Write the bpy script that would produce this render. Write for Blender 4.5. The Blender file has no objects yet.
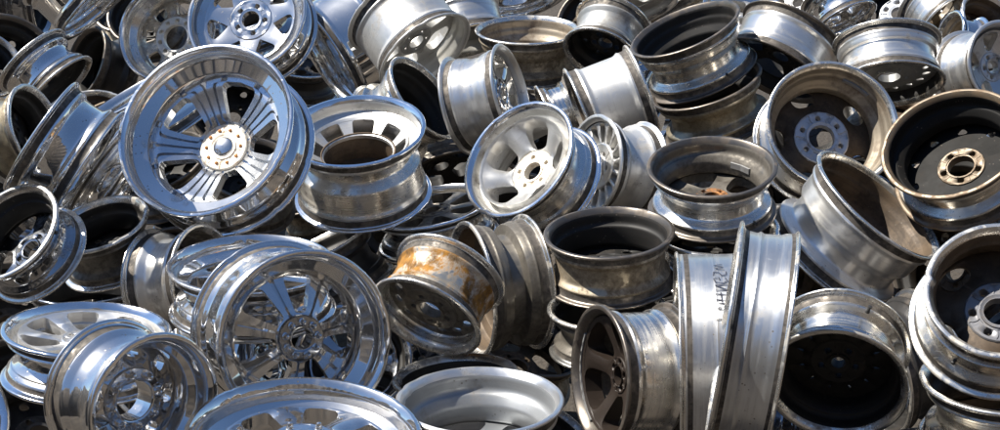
import bpy, math, random
from mathutils import Vector, Matrix

# ---------------------------------------------------------------- camera, sky, sun, exposure
FPX = 1374.0                      # focal length in pixels of a 1000 px wide picture
PITCH = 25.0                      # camera looks this far below the horizon (degrees)
CAM_H = 3.00                      # lens height above the yard
PILE_DROP = 1.863                  # the top of the pile lies this far below the lens
scene = bpy.context.scene
cam_data = bpy.data.cameras.new("camera")
cam_data.sensor_width = 36.0
cam_data.lens = 36.0 * FPX / 1000.0
cam_data.clip_start, cam_data.clip_end = 0.05, 2000.0
camera = bpy.data.objects.new("camera", cam_data)
scene.collection.objects.link(camera)
camera.location = (0, 0, CAM_H)
camera.rotation_euler = (math.radians(90 - PITCH), 0, 0)
scene.camera = camera

SUN_AZ, SUN_EL = 286.0, 54.0      # compass bearing of the sun (0 = +Y ahead, 90 = +X right)
world = bpy.data.worlds.new("World")
scene.world = world
world.use_nodes = True
wn = world.node_tree
sky = wn.nodes.new("ShaderNodeTexSky")
sky.sky_type = 'NISHITA'
sky.sun_disc = False
sky.sun_elevation = math.radians(SUN_EL)
sky.sun_rotation = math.radians(SUN_AZ)
sky.air_density = 1.0
sky.dust_density = 0.1
sky.ozone_density = 5.0
wn.nodes["Background"].inputs["Strength"].default_value = 0.060
wn.links.new(sky.outputs[0], wn.nodes["Background"].inputs["Color"])

sun_data = bpy.data.lights.new("sun", 'SUN')
sun_data.energy = 5.0
sun_data.angle = math.radians(0.53)
sun_data.color = (1.0, 0.95, 0.86)
sun = bpy.data.objects.new("sun", sun_data)
scene.collection.objects.link(sun)
to_sun = Vector((math.sin(math.radians(SUN_AZ)) * math.cos(math.radians(SUN_EL)),
                 math.cos(math.radians(SUN_AZ)) * math.cos(math.radians(SUN_EL)),
                 math.sin(math.radians(SUN_EL))))
sun.rotation_euler = to_sun.to_track_quat('Z', 'Y').to_euler()
sun.location = (-6, 4, 8)

scene.view_settings.view_transform = 'Standard'
scene.view_settings.look = 'None'
scene.view_settings.exposure = 1.15
scene.view_settings.gamma = 1.0
scene.view_settings.use_curve_mapping = False
scene.cycles.use_denoising = True
scene.cycles.max_bounces = 10
scene.cycles.glossy_bounces = 8
scene.cycles.sample_clamp_indirect = 4.0
rnd = random.Random(7)

# ---------------------------------------------------------------- materials
MATS = {}


def metal(name, base, rough, metallic=1.0, dirt=None, dirt_amt=0.0, dirt_scale=7.0, dirt_metal=0.1,
          lathe=0.0, aniso=0.0, rust=None, rust_amt=0.0, rust_scale=4.0, bump=0.0, spots=0.0, rough_var=0.08,
          tone=0.0, scratch=0.25, bands=0.0, haze=0.0):
    """worn metal: base + grime patches + optional rust patches + turning marks, scratches and small dents"""
    m = bpy.data.materials.new(name)
    m.use_nodes = True
    nt = m.node_tree
    N, L = nt.nodes, nt.links
    p = N["Principled BSDF"]
    tc = N.new("ShaderNodeTexCoord")
    oi = N.new("ShaderNodeObjectInfo")
    off = N.new("ShaderNodeVectorMath"); off.operation = 'ADD'
    mul = N.new("ShaderNodeMath"); mul.operation = 'MULTIPLY'; mul.inputs[1].default_value = 37.0
    L.new(oi.outputs["Random"], mul.inputs[0])
    L.new(tc.outputs["Object"], off.inputs[0]); L.new(mul.outputs[0], off.inputs[1])

    def noise(scale, detail=5.0, rough_=0.6, vec=None, dist=0.0):
        n = N.new("ShaderNodeTexNoise")
        n.inputs["Scale"].default_value = scale
        n.inputs["Detail"].default_value = detail
        n.inputs["Roughness"].default_value = rough_
        n.inputs["Distortion"].default_value = dist
        L.new(vec or off.outputs[0], n.inputs["Vector"])
        return n.outputs[0]

    def ramp(src, a, b, lo=0.0, hi=1.0):
        r = N.new("ShaderNodeMapRange")
        r.inputs["From Min"].default_value = a; r.inputs["From Max"].default_value = b
        r.inputs["To Min"].default_value = lo; r.inputs["To Max"].default_value = hi
        L.new(src, r.inputs["Value"])
        return r.outputs[0]

    def mixc(fac, a, b):
        x = N.new("ShaderNodeMix"); x.data_type = 'RGBA'
        for s, v in (("A", a), ("B", b)):
            i = [q for q in x.inputs if q.name == s and q.type == 'RGBA'][0]
            if isinstance(v, tuple): i.default_value = (*v, 1)
            else: L.new(v, i)
        if isinstance(fac, float): x.inputs[0].default_value = fac
        else: L.new(fac, x.inputs[0])
        return [o for o in x.outputs if o.type == 'RGBA'][0]

    def mixf(fac, a, b):
        x = N.new("ShaderNodeMix"); x.data_type = 'FLOAT'
        L.new(fac, x.inputs[0])
        for i, v in ((2, a), (3, b)):
            if isinstance(v, (int, float)): x.inputs[i].default_value = v
            else: L.new(v, x.inputs[i])
        return x.outputs[0]

    def math_(op, a, b):
        x = N.new("ShaderNodeMath"); x.operation = op
        for i, v in ((0, a), (1, b)):
            if isinstance(v, (int, float)): x.inputs[i].default_value = v
            else: L.new(v, x.inputs[i])
        return x.outputs[0]

    stretch = N.new("ShaderNodeVectorMath"); stretch.operation = 'MULTIPLY'
    stretch.inputs[1].default_value = (5, 5, 420)
    L.new(off.outputs[0], stretch.inputs[0])
    lines = noise(1.0, 3.0, 0.7, stretch.outputs[0])
    col = base
    if tone:
        col = mixc(ramp(noise(5.0, 4.0), 0.3, 0.7), tuple(c * (1 - tone) for c in base), tuple(min(1, c * (1 + tone * 0.6)) for c in base))
    rgh = ramp(noise(11.0, 6.0), 0.25, 0.75, max(0.02, rough - rough_var), rough + rough_var)
    if scratch:
        sc = N.new("ShaderNodeVectorMath"); sc.operation = 'MULTIPLY'
        sc.inputs[1].default_value = (40, 150, 25)
        L.new(off.outputs[0], sc.inputs[0])
        scr = ramp(noise(1.0, 2.0, 0.5, sc.outputs[0], 0.6), 0.66, 0.74, 0.0, scratch)
        rgh = math_('ADD', rgh, math_('MULTIPLY', scr, 0.5))
    met = metallic
    if dirt_amt:
        g = noise(dirt_scale, 7.0, 0.68)
        t = 0.78 - 0.56 * dirt_amt
        fac = ramp(g, t - 0.05, t + 0.07)
        fine = ramp(noise(60.0, 3.0), 0.35, 0.65, 0.55, 1.0)
        fac = math_('MULTIPLY', fac, fine)
        fac = math_('MULTIPLY', fac, min(1.0, 0.55 + dirt_amt * 0.5))
        col = mixc(fac, col, dirt)
        met = mixf(fac, metallic, dirt_metal)
        rgh = mixf(fac, rgh, 0.75)
    if bands:                              # grime left in rings where the tyre sat
        sb = N.new("ShaderNodeVectorMath"); sb.operation = 'MULTIPLY'
        sb.inputs[1].default_value = (3.5, 3.5, 75)
        L.new(off.outputs[0], sb.inputs[0])
        g = math_('MULTIPLY', ramp(noise(1.0, 4.0, 0.65, sb.outputs[0]), 0.48, 0.68), ramp(noise(90.0, 3.0), 0.3, 0.6, 0.4, 1.0))
        g = math_('MULTIPLY', g, bands)
        col = mixc(g, col, tuple(c * 0.6 for c in dirt))
        met = mixf(g, met, 0.3)
        rgh = mixf(g, rgh, 0.7)
    if rust_amt:
        st = N.new("ShaderNodeVectorMath"); st.operation = 'MULTIPLY'
        st.inputs[1].default_value = (1, 1, 0.55)
        L.new(off.outputs[0], st.inputs[0])
        g = noise(rust_scale, 8.0, 0.7, st.outputs[0], 0.4)
        t = 0.72 - 0.5 * rust_amt
        fac = ramp(g, t - 0.03, t + 0.07)
        rc = mixc(ramp(noise(28.0, 4.0), 0.35, 0.65), rust, tuple(c * 0.25 for c in rust))
        col = mixc(fac, col, rc)
        met = mixf(fac, met, 0.0)
        rgh = mixf(fac, rgh, 0.85)
    if spots:
        v = N.new("ShaderNodeTexVoronoi"); v.inputs["Scale"].default_value = 55.0
        L.new(off.outputs[0], v.inputs["Vector"])
        fac = math_('MULTIPLY', ramp(v.outputs[0], 0.16, 0.10), ramp(noise(9.0, 2.0), 0.5, 0.6, 0.0, spots))
        col = mixc(fac, col, (0.12, 0.10, 0.08))
        rgh = mixf(fac, rgh, 0.7)
    for sock, v in (("Base Color", col), ("Roughness", rgh), ("Metallic", met)):
        if isinstance(v, tuple): p.inputs[sock].default_value = (*v, 1)
        elif isinstance(v, (int, float)): p.inputs[sock].default_value = v
        else: L.new(v, p.inputs[sock])
    if aniso:
        p.inputs["Anisotropic"].default_value = aniso          # turned on a lathe: reflections smear along the axis
        p.inputs["Anisotropic Rotation"].default_value = 0.25
        tg = N.new("ShaderNodeTangent"); tg.direction_type = 'RADIAL'; tg.axis = 'Z'
        L.new(tg.outputs[0], p.inputs["Tangent"])
    h = None
    if lathe:
        h = math_('MULTIPLY', lines, lathe)
    if bump:
        d = math_('MULTIPLY', noise(9.0, 3.0, 0.5), bump)
        h = math_('ADD', h, d) if h is not None else d
    if h is not None:
        b = N.new("ShaderNodeBump"); b.inputs["Strength"].default_value = 1.0
        b.inputs["Distance"].default_value = 0.002
        L.new(h, b.inputs["Height"]); L.new(b.outputs[0], p.inputs["Normal"])
    if haze:                               # polish dulled by countless fine scratches: a second, wide lobe
        gl = N.new("ShaderNodeBsdfGlossy"); gl.inputs["Roughness"].default_value = 0.40
        if isinstance(col, tuple): gl.inputs["Color"].default_value = (*col, 1)
        else: L.new(col, gl.inputs["Color"])
        ms = N.new("ShaderNodeMixShader")
        L.new(ramp(noise(7.0, 5.0), 0.3, 0.7, haze * .5, haze * 1.5), ms.inputs[0])
        L.new(p.outputs[0], ms.inputs[1]); L.new(gl.outputs[0], ms.inputs[2])
        L.new(ms.outputs[0], N["Material Output"].inputs["Surface"])
    MATS[name] = m
    return m


GRIME = (0.045, 0.032, 0.02)
metal("chrome", (0.72, 0.715, 0.71), 0.045, dirt=(0.26, 0.235, 0.20), dirt_amt=0.25, dirt_scale=6, dirt_metal=.4, bump=0.05, spots=0.8, rough_var=0.025, haze=.12)
metal("chrome_dark", (0.40, 0.41, 0.43), 0.06, dirt=GRIME, dirt_amt=0.30, bump=0.15, spots=0.6, rough_var=0.04, haze=.1)
metal("chrome_satin", (0.70, 0.72, 0.75), 0.16, dirt=(0.10, 0.085, 0.07), dirt_amt=0.16, bump=0.1, spots=0.5, rough_var=0.04, haze=.2)
metal("machined", (0.78, 0.76, 0.72), 0.24, aniso=0.8, lathe=0.03, dirt=(0.16, 0.12, 0.08), dirt_amt=0.2, dirt_metal=.5, tone=.14, spots=.4, bands=.35)
metal("machined_warm", (0.72, 0.68, 0.61), 0.26, aniso=0.8, lathe=0.04, dirt=(0.14, 0.10, 0.06), dirt_amt=0.24, dirt_metal=.4, tone=.2, spots=.5, bands=.4)
metal("silver", (0.62, 0.615, 0.60), 0.44, metallic=0.85, dirt=(0.15, 0.115, 0.075), dirt_amt=0.32, dirt_scale=9, dirt_metal=.35, tone=.12, spots=.7, bump=.1, bands=.25)
metal("silver_bright", (0.76, 0.75, 0.73), 0.34, metallic=0.92, aniso=.6, dirt=(0.18, 0.14, 0.09), dirt_amt=0.28, dirt_scale=9, dirt_metal=.4, tone=.10, spots=.6, lathe=.06, bands=.28)
metal("grey_cast", (0.40, 0.40, 0.39), 0.48, metallic=0.8, dirt=(0.08, 0.06, 0.045), dirt_amt=0.38, tone=.18, bump=.15, spots=.5, bands=.3)
metal("brown_metal", (0.42, 0.36, 0.27), 0.40, metallic=0.85, dirt=(0.07, 0.044, 0.02), dirt_amt=0.6, dirt_scale=16, tone=.25, lathe=.12, spots=.6, aniso=.3)
metal("gold_grime", (0.40, 0.355, 0.27), 0.36, metallic=0.9, dirt=(0.09, 0.058, 0.02), dirt_amt=0.5, dirt_scale=10, tone=.25, lathe=.15, aniso=.4)
metal("rusted_white", (0.52, 0.50, 0.45), 0.34, metallic=0.9, dirt=(0.26, 0.15, 0.04), dirt_amt=0.42, dirt_scale=7, rust=(0.32, 0.145, 0.016), rust_amt=0.50, rust_scale=9.0, tone=.18, lathe=.05, bands=.5, bump=.3)
metal("bead_grime", (0.16, 0.14, 0.12), 0.5, metallic=0.6, dirt=(0.012, 0.010, 0.009), dirt_amt=0.62, dirt_scale=24, tone=.3)
metal("dark_barrel", (0.22, 0.20, 0.17), 0.36, metallic=0.8, dirt=(0.03, 0.024, 0.018), dirt_amt=0.5, tone=.3, lathe=.1, aniso=.4)
metal("black_inside", (0.010, 0.009, 0.008), 0.62, metallic=0.1, dirt=(0.034, 0.025, 0.018), dirt_amt=0.34, dirt_scale=10, tone=.3, bump=.2, spots=.6, bands=.3)  # brake-dust black, with the shade inside the rims put into the colour
metal("brown_inside", (0.12, 0.085, 0.055), 0.52, metallic=0.35, dirt=(0.035, 0.024, 0.016), dirt_amt=0.48, dirt_scale=9, tone=.3, bump=.2, spots=.8, bands=.5)
metal("tan_inside", (0.32, 0.275, 0.215), 0.48, metallic=0.55, dirt=(0.09, 0.056, 0.03), dirt_amt=0.45, dirt_scale=9, rust=(0.24, 0.10, 0.03), rust_amt=.2, tone=.22, spots=.8, bands=.5)
metal("grey_inside", (0.42, 0.41, 0.38), 0.5, metallic=0.45, dirt=(0.12, 0.09, 0.06), dirt_amt=0.3, tone=.15, spots=.4)
metal("pale_inside", (0.30, 0.31, 0.32), 0.42, metallic=0.65, dirt=(0.16, 0.12, 0.08), dirt_amt=0.2, tone=.1, spots=.8, bands=.2)
metal("pale_worn", (0.60, 0.61, 0.62), 0.36, metallic=0.9, aniso=.7, dirt=(0.26, 0.21, 0.15), dirt_amt=0.26, dirt_scale=6, dirt_metal=.4, tone=.14, spots=.8, lathe=.06, bands=.35, bump=.15)
metal("dark_brown", (0.020, 0.013, 0.009), 0.5, metallic=0.2, dirt=(0.05, 0.032, 0.018), dirt_amt=0.25, tone=.25, bump=.15)
metal("shade_black", (0.006, 0.0055, 0.005), 0.7, metallic=0.0, dirt=(0.016, 0.012, 0.009), dirt_amt=0.35, dirt_scale=10, tone=.3, bump=.2, spots=.5, bands=.3)  # near-black colour standing in for the shade inside the tan lipped wheel
MATS["shade_black"].node_tree.nodes["Principled BSDF"].inputs["Specular IOR Level"].default_value = 0.25
metal("steel_black", (0.05, 0.048, 0.047), 0.38, metallic=0.5, dirt=(0.11, 0.08, 0.055), dirt_amt=0.25, tone=.2)
metal("hub_pale", (0.52, 0.54, 0.58), 0.45, metallic=0.6, dirt=(0.10, 0.075, 0.055), dirt_amt=0.36, dirt_scale=22, tone=.2, bump=.2)
metal("hub_grey", (0.20, 0.20, 0.21), 0.45, metallic=0.6, dirt=(0.09, 0.065, 0.045), dirt_amt=0.40, dirt_scale=22, tone=.2, bump=.2)
metal("hub_spotted", (0.10, 0.085, 0.07), 0.5, metallic=0.5, dirt=(0.03, 0.025, 0.02), dirt_amt=0.3, rust=(0.42, 0.17, 0.04), rust_amt=.42, rust_scale=14, tone=.25)
metal("hub_rusty", (0.72, 0.67, 0.58), 0.55, metallic=0.3, dirt=(0.22, 0.11, 0.04), dirt_amt=0.40, dirt_scale=40, tone=.15)
metal("hub_tan", (0.13, 0.102, 0.072), 0.45, metallic=0.55, dirt=(0.12, 0.07, 0.03), dirt_amt=0.42, dirt_scale=24, tone=.25, bump=.2)
metal("rust_orange", (0.45, 0.20, 0.06), 0.7, metallic=0.1, dirt=(0.12, 0.05, 0.02), dirt_amt=0.4, dirt_scale=30, tone=.25)
metal("lip_worn", (0.70, 0.68, 0.64), 0.26, metallic=0.95, dirt=(0.12, 0.085, 0.05), dirt_amt=0.36, dirt_scale=16, tone=.15, lathe=.06)
metal("lip_bright", (0.85, 0.86, 0.88), 0.16, metallic=1.0, dirt=(0.2, 0.17, 0.13), dirt_amt=0.14, dirt_scale=14, lathe=.04)
metal("lip_tan", (0.17, 0.135, 0.098), 0.42, metallic=0.65, dirt=(0.13, 0.08, 0.04), dirt_amt=0.48, dirt_scale=26, tone=.2)
metal("lip_dark", (0.16, 0.14, 0.12), 0.35, metallic=0.85, dirt=(0.05, 0.035, 0.025), dirt_amt=0.4, dirt_scale=16)
metal("rubber", (0.02, 0.02, 0.021), 0.6, metallic=0.0)
metal("brass", (0.50, 0.36, 0.16), 0.35, metallic=0.9, dirt=GRIME, dirt_amt=.2)
metal("lead", (0.30, 0.30, 0.30), 0.55, metallic=0.5, dirt=(0.1, 0.09, 0.08), dirt_amt=.3)
metal("marker_ink", (0.02, 0.02, 0.03), 0.5, metallic=0.0)

# ---------------------------------------------------------------- mesh helpers
COL = scene.collection


def link(name, me, mats, parent=None):
    o = bpy.data.objects.new(name, me)
    COL.objects.link(o)
    if not me.materials:
        for mt in mats:
            me.materials.append(MATS[mt])
    o.parent = parent
    return o


def to_mesh(name, verts, faces, mi=None, sharp=35):
    me = bpy.data.meshes.new(name)
    me.from_pydata(verts, [], faces)
    if mi: me.polygons.foreach_set("material_index", mi)
    me.polygons.foreach_set("use_smooth", [True] * len(faces))
    me.update()
    me.set_sharp_from_angle(angle=math.radians(sharp))
    return me


def round_line(pts, rad):
    """round the corners of a polyline of (z, r) with short curves"""
    out = [pts[0]]
    for i in range(1, len(pts) - 1):
        a, b, c = (Vector(q) for q in (pts[i - 1], pts[i], pts[i + 1]))
        ra = min(rad, 0.4 * (a - b).length); rc = min(rad, 0.4 * (c - b).length)
        p0 = b + (a - b).normalized() * ra; p2 = b + (c - b).normalized() * rc
        for t in (0.0, 0.5, 1.0):
            q = p0 * (1 - t) ** 2 + b * 2 * t * (1 - t) + p2 * t * t
            out.append((q.x, q.y))
    out.append(pts[-1])
    return out


def lathe(name, prof, seg=96, closed=True, mi=None, warp=None):
    """prof: list of (z, r); turned about the z axis"""
    n = len(prof)
    verts, faces, idx = [], [], []
    for s in range(seg):
        t = 2 * math.pi * s / seg
        c, d = math.cos(t), math.sin(t)
        for z, r in prof:
            k = warp(t, z, r) if warp else 0.0
            verts.append(((r + k) * c, (r + k) * d, z))
    m = n if closed else n - 1
    for s in range(seg):
        a, b = s * n, ((s + 1) % seg) * n
        for i in range(m):
            j = (i + 1) % n
            faces.append((a + i, a + j, b + j, b + i))
            idx.append(mi[i] if mi else 0)
    return to_mesh(name, verts, faces, idx)


def web(name, n, r0, r1, hfun, zfun, th, cols, sectors, us):
    """sectors of a disc between radii r0 and r1 with openings of half angle hfun(r) between them"""
    verts, faces = [], []
    rs = [r0 + (r1 - r0) * u for u in us]
    nc, nr = len(cols), len(us)
    for k in sectors:
        base = len(verts)
        for side in (0, 1):
            for i, r in enumerate(rs):
                w = math.pi / n - hfun(r)
                for c in cols:
                    t = 2 * math.pi * k / n + c * w
                    z = zfun(r, c)
                    verts.append((r * math.cos(t), r * math.sin(t), z if side == 0 else z - th(r, c)))
        S = nr * nc
        g = lambda side, i, j: base + side * S + i * nc + j
        for i in range(nr - 1):
            for j in range(nc - 1):
                faces.append((g(0, i, j), g(0, i + 1, j), g(0, i + 1, j + 1), g(0, i, j + 1)))
                faces.append((g(1, i, j), g(1, i, j + 1), g(1, i + 1, j + 1), g(1, i + 1, j)))
            if hfun(rs[i]) > 1e-5 or hfun(rs[i + 1]) > 1e-5:
                faces.append((g(0, i, 0), g(1, i, 0), g(1, i + 1, 0), g(0, i + 1, 0)))
                e = nc - 1
                faces.append((g(0, i, e), g(0, i + 1, e), g(1, i + 1, e), g(1, i, e)))
        for i, fl in ((0, 0), (nr - 1, 1)):
            for j in range(nc - 1):
                f = (g(0, i, j), g(0, i, j + 1), g(1, i, j + 1), g(1, i, j))
                faces.append(f if not fl else f[::-1])
    return to_mesh(name, verts, faces, sharp=40)


def rim_profile(R, W, near, Rf, drop, style):
    """outer and inner outline of a wheel rim, (z, r), near edge at z = 0, far edge at z = -W"""
    k = min(1.0, W / 0.20)
    fl = [(0, R - .012), (0.0, R - .004), (-.003, R - .0005), (-.008, R), (-.011, R - .004), (-.013, R - .014), (-.018, R - .018)]
    ff = [(-W - z, r - R + Rf) for z, r in fl][::-1]
    seat = [(-.040 * k, R - .020), (-.046 * k, R - .0165), (-.052 * k, R - .020)]
    fseat = [(-W - z, r - R + Rf) for z, r in seat][::-1]
    if style == 'plain':
        mid = [(-.062 * k, R - .026), (-W + .062 * k, Rf - .026)]
    elif style == 'flat':
        fl = [(0, R - .012), (0.0, R - .003), (-.003, R), (-.007, R - .001), (-.009, R - .006), (-.014, R - .008)]
        ff = [(-W - z, r - R + Rf) for z, r in fl][::-1]
        seat = [(-.03, R - .0085), (-.034, R - .0085), (-.038, R - .009)]
        fseat = [(-W - z, r - R + Rf) for z, r in seat][::-1]
        mid = [(-.5 * W, R - .0095), (-.5 * W - .003, R - .008), (-.5 * W - .006, R - .0095)]
    elif style == 'trough':
        seat = [(-.026, R - .021), (-.032, R - .0215), (-.038, R - .022)]
        mid = [(-.046, R - .023), (-.052, R - .017), (-.060, R - .023), (-.3 * W - .03, R - .021), (-.5 * W - .03, R - .019)]
        fseat = [(-W + .030, Rf - .014), (-W + .024, Rf - .013), (-W + .018, Rf - .012)]
        ff = [(-W + .012, Rf - .011), (-W + .008, Rf - .010), (-W + .005, Rf - .005), (-W + .003, Rf - .004), (-W, Rf - .005), (-W, Rf - .010), (-W + .001, Rf - .014)]
    elif style == 'waist':
        mid = [(-.075 * k, R - .024), (-W * .5 + .022, R - drop), (-W * .5 - .022, R - drop), (-W + .075 * k, Rf - .024)]
    elif near == 'front':
        mid = [(-.068 * k, R - drop), (-.112 * k, R - drop), (-.138 * k, R - .031), (-W + .062 * k, Rf - .027)]
    else:
        mid = [(-.062 * k, R - .027), (-W + .138 * k, Rf - .031), (-W + .112 * k, Rf - drop), (-W + .068 * k, Rf - drop)]
    t = .008
    outer = fl + seat + mid + fseat + ff
    inner = [(-.004, R - .017), (-.022, R - .027)] + [(z, r - t) for z, r in seat[2:] + mid + fseat[:1]] + [(-W + .022, Rf - .027), (-W + .004, Rf - .017)]
    return round_line(outer, .006), round_line(inner, .006), len(fl)


def interp(line, z):
    pts = sorted(line)
    if z <= pts[0][0]: return pts[0][1]
    for (a, ra), (b, rb) in zip(pts, pts[1:]):
        if a <= z <= b:
            return ra + (rb - ra) * (z - a) / max(1e-9, b - a)
    return pts[-1][1]


SMALL = {}


def small(kind):
    """shared meshes of the little parts, turned about z, base at z = 0"""
    if kind in SMALL: return SMALL[kind]
    if kind == 'nut':
        prof = [(0, .0001), (0, .0105), (.012, .0100), (.017, .0075), (.019, .0035), (.0195, .0001)]
        me = lathe('lug_nut', prof, 6, False)
    elif kind == 'bolt':
        me = lathe('bolt', [(0, .0001), (0, .0058), (.004, .0056), (.0068, .0036), (.0078, .0001)], 10, False)
    elif kind == 'acorn':
        me = lathe('lug_nut', [(0, .0001), (0, .0105), (.008, .0105), (.010, .0085), (.018, .008), (.024, .005), (.026, .0001)], 12, False)
    elif kind == 'valve':
        me = lathe('valve_stem', [(0, .0001), (0, .0075), (.006, .0072), (.012, .0048), (.026, .0044), (.027, .0056), (.036, .0056), (.038, .0001)], 12, False)
    elif kind == 'weight':
        v = [(x, y, z) for z in (-.010, .010) for x, y in ((-.022, 0), (.022, 0), (.020, .006), (-.020, .006))]
        me = to_mesh('balance_weight', v, [(0, 1, 2, 3), (4, 7, 6, 5), (0, 4, 5, 1), (1, 5, 6, 2), (2, 6, 7, 3), (3, 7, 4, 0)])
    SMALL[kind] = me
    return me


def pose(cx, cy, a, ratio, phi, dd):
    """rim centre, radius and facing of a wheel whose nearest rim shows as an ellipse: it lies on the pile, dd metres behind its top"""
    ang = math.radians(PITCH) + math.atan((cy - 215) / FPX)
    dist = PILE_DROP / math.sin(ang) + dd
    d = Vector(((cx - 500) / FPX, (215 - cy) / FPX, -1.0)).normalized()
    R = dist * a / FPX / math.sqrt(1 + ((cx - 500) / FPX) ** 2 + ((215 - cy) / FPX) ** 2) * 1.0
    rx = Vector((1, 0, 0)); rx = (rx - d * rx.dot(d)).normalized()
    uy = rx.cross(d)
    if uy.y < 0: uy = -uy
    th = math.acos(max(0.0, min(1.0, ratio)))
    p = math.radians(phi)
    nrm = (rx * math.cos(p) + uy * math.sin(p)) * math.sin(th) - d * math.cos(th)
    xl = (rx - nrm * rx.dot(nrm))
    if xl.length < 0.2: xl = uy - nrm * uy.dot(nrm)
    xl.normalize()
    yl = nrm.cross(xl)
    M = Matrix((xl, yl, nrm)).transposed()          # camera space
    cm = camera.rotation_euler.to_matrix()
    return Vector(camera.location) + cm @ (d * dist), (cm @ M), R


def face_parts(root, R, W, inner, near, F, mats):
    """spokes, hub, nuts and cap; F holds the design, z is measured from the near rim"""
    n = F['n']
    zr, zh = -W * F['zr'], -W * F['zh']
    rb, rh = R * F.get('bore', .16), R * F.get('hub', .32)
    th0 = F.get('th', .022)
    ro = min(interp(inner, zr - th0 * i / 8) for i in range(9)) + .003
    hub_top = F.get('hub_top', .004)
    p = F.get('p', 4.0)
    wh, wr_ = F['w'][0] * R, F['w'][1] * R
    a0, a1 = rh * .96, ro
    u0, u1 = F.get('win', (.08, .93))
    def hfun(r):
        u = (r - a0) / (a1 - a0)
        v = (u - u0) / (u1 - u0)
        if v <= 0 or v >= 1: return 0.0
        half = wh + (wr_ - wh) * v
        hm = max(0.0, math.pi / n - half / r)
        return hm * (1 - abs(2 * v - 1) ** p) ** (1 / p)
    ridges, crown = F.get('ridges', 0), F.get('crown', .006)
    curve = F.get('curve', 1.0)
    def zfun(r, c):
        u = max(0.0, min(1.0, (r - a0) / (a1 - a0)))
        z = zh + (zr - zh) * (u ** curve)
        if ridges:
            z += F.get('ridge_h', .006) * (1 if ((c + 1) * .4999 * (ridges - .3)) % 1.0 < .7 else -1) * min(1, u * 5, (1 - u) * 6)
        else:
            z -= crown * c * c * min(1, u * 4, (1 - u) * 4) * (1 if F.get('crown_up', True) else -1)
        return z
    if ridges:
        k = ridges - .3                     # broad bands, narrow grooves
        cols = []
        for i in range(ridges):
            a_, b_ = -1 + 2 * i / k, -1 + 2 * (i + .7) / k
            cols += [a_ + .004, a_ + .02, b_ - .02, b_ - .004]
            if i < ridges - 1: cols += [b_ + .03, -1 + 2 * (i + 1) / k - .03]
        cols[0], cols[-1] = -1, 1
    else:
        cols = [-1, -.86, -.5, 0, .5, .86, 1]
    us = [0] + [u0 + (u1 - u0) * (.5 - .5 * math.cos(math.pi * i / 13)) for i in range(14)] + [1]
    me = web('spoke', n, a0, a1, hfun, zfun, lambda r, c: th0, cols, [0], us)
    for k in range(n):
        o = link('spoke', me, [mats['face']], root)
        o.rotation_euler = (0, 0, F.get('spin', 0) + 2 * math.pi * k / n)
    # hub with its lug holes
    nl, rl, q = F.get('nl', 5), R * F.get('lug', .24), F.get('lugq', .0085)
    def hf(r):
        s = q * q - (r - rl) ** 2
        return math.asin(min(1, math.sqrt(s) / r)) if s > 1e-12 else 0.0
    hus = sorted(set([0, .04, .2, .22, .29, .31, .5, .88, .91, .93, 1] + [((rl - q * math.cos(math.pi * i / 8)) - rb) / (rh - rb) for i in range(9)]))
    hus = [u for u in hus if 0 <= u <= 1]
    def hz(r, c):
        z = zh + hub_top
        if r < rb + .004 * 1.01 or r > rh - (rh - rb) * .05: z -= .003
        if hf(r) > 0 and abs(c) > .99: z -= .003
        if r < rb + (rh - rb) * .21: z += .004                       # spigot ring round the bore
        if abs(c) < .29 and rb + (rh - rb) * .3 < r < rb + (rh - rb) * .9: z -= F.get('pockets', .0015)
        return z
    hm = web('hub', nl, rb, rh, hf, hz, lambda r, c: F.get('hub_th', .03), [-1, -.8, -.32, -.28, .28, .32, .8, 1], range(nl), hus)
    hub = link('hub', hm, [mats['hub']], root)
    if F.get('well'):                       # the hub sits at the bottom of a deep cup
        hub.location = (0, 0, -F['well'])
        cup = [(zh - F['well'] - .01, rh * .985), (zh + .002, rh * .985), (zh + .007, rh * 1.0), (zh + .007, rh * 1.03), (zh - .01, rh * 1.045), (zh - F['well'] - .01, rh * 1.03)]
        link('hub_cup', lathe('hub_cup', cup, 64), [mats['hub']], root)
    hub.rotation_euler = (0, 0, F.get('spin', 0) + F.get('lug_spin', .3))
    if F.get('nuts'):
        for k in range(nl):
            t = 2 * math.pi * (k + .5) / nl
            o = link(F['nuts'] == 'bolt' and 'bolt' or 'lug_nut', small(F['nuts']), [mats.get('nut', 'chrome')], hub)
            o.location = (rl * math.cos(t), rl * math.sin(t), zh + hub_top - .004)
    if F.get('bolts'):
        nb, rbolt, bm = F['bolts']
        for k in range(nb):
            t = 2 * math.pi * (k + .5) / nb
            o = link('bolt', small('bolt'), [bm], hub)
            o.location = (rbolt * R * math.cos(t), rbolt * R * math.sin(t), zh + hub_top - .0015)
    cap = F.get('cap')
    if cap:
        h, mt = cap
        prof = [(zh - .01, rb * 1.02), (zh + hub_top + .002, rb * 1.04), (zh + hub_top + h * .55, rb * .9), (zh + hub_top + h * .9, rb * .5), (zh + hub_top + h, .0005)]
        link('centre_cap', lathe('centre_cap', round_line(prof, .01), 32, False), [mt], root)
    if F.get('ring'):
        ri, ro_, zz, mt = F['ring']
        z0 = -W * zz
        prof = [(z0 - .03, ri * R), (z0, ri * R), (z0 + .003, (ri + .02) * R), (z0, ro_ * R), (z0 - .03, ro_ * R)]
        link('inner_ring', lathe('inner_ring', prof, 64), [mt], root)


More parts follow.
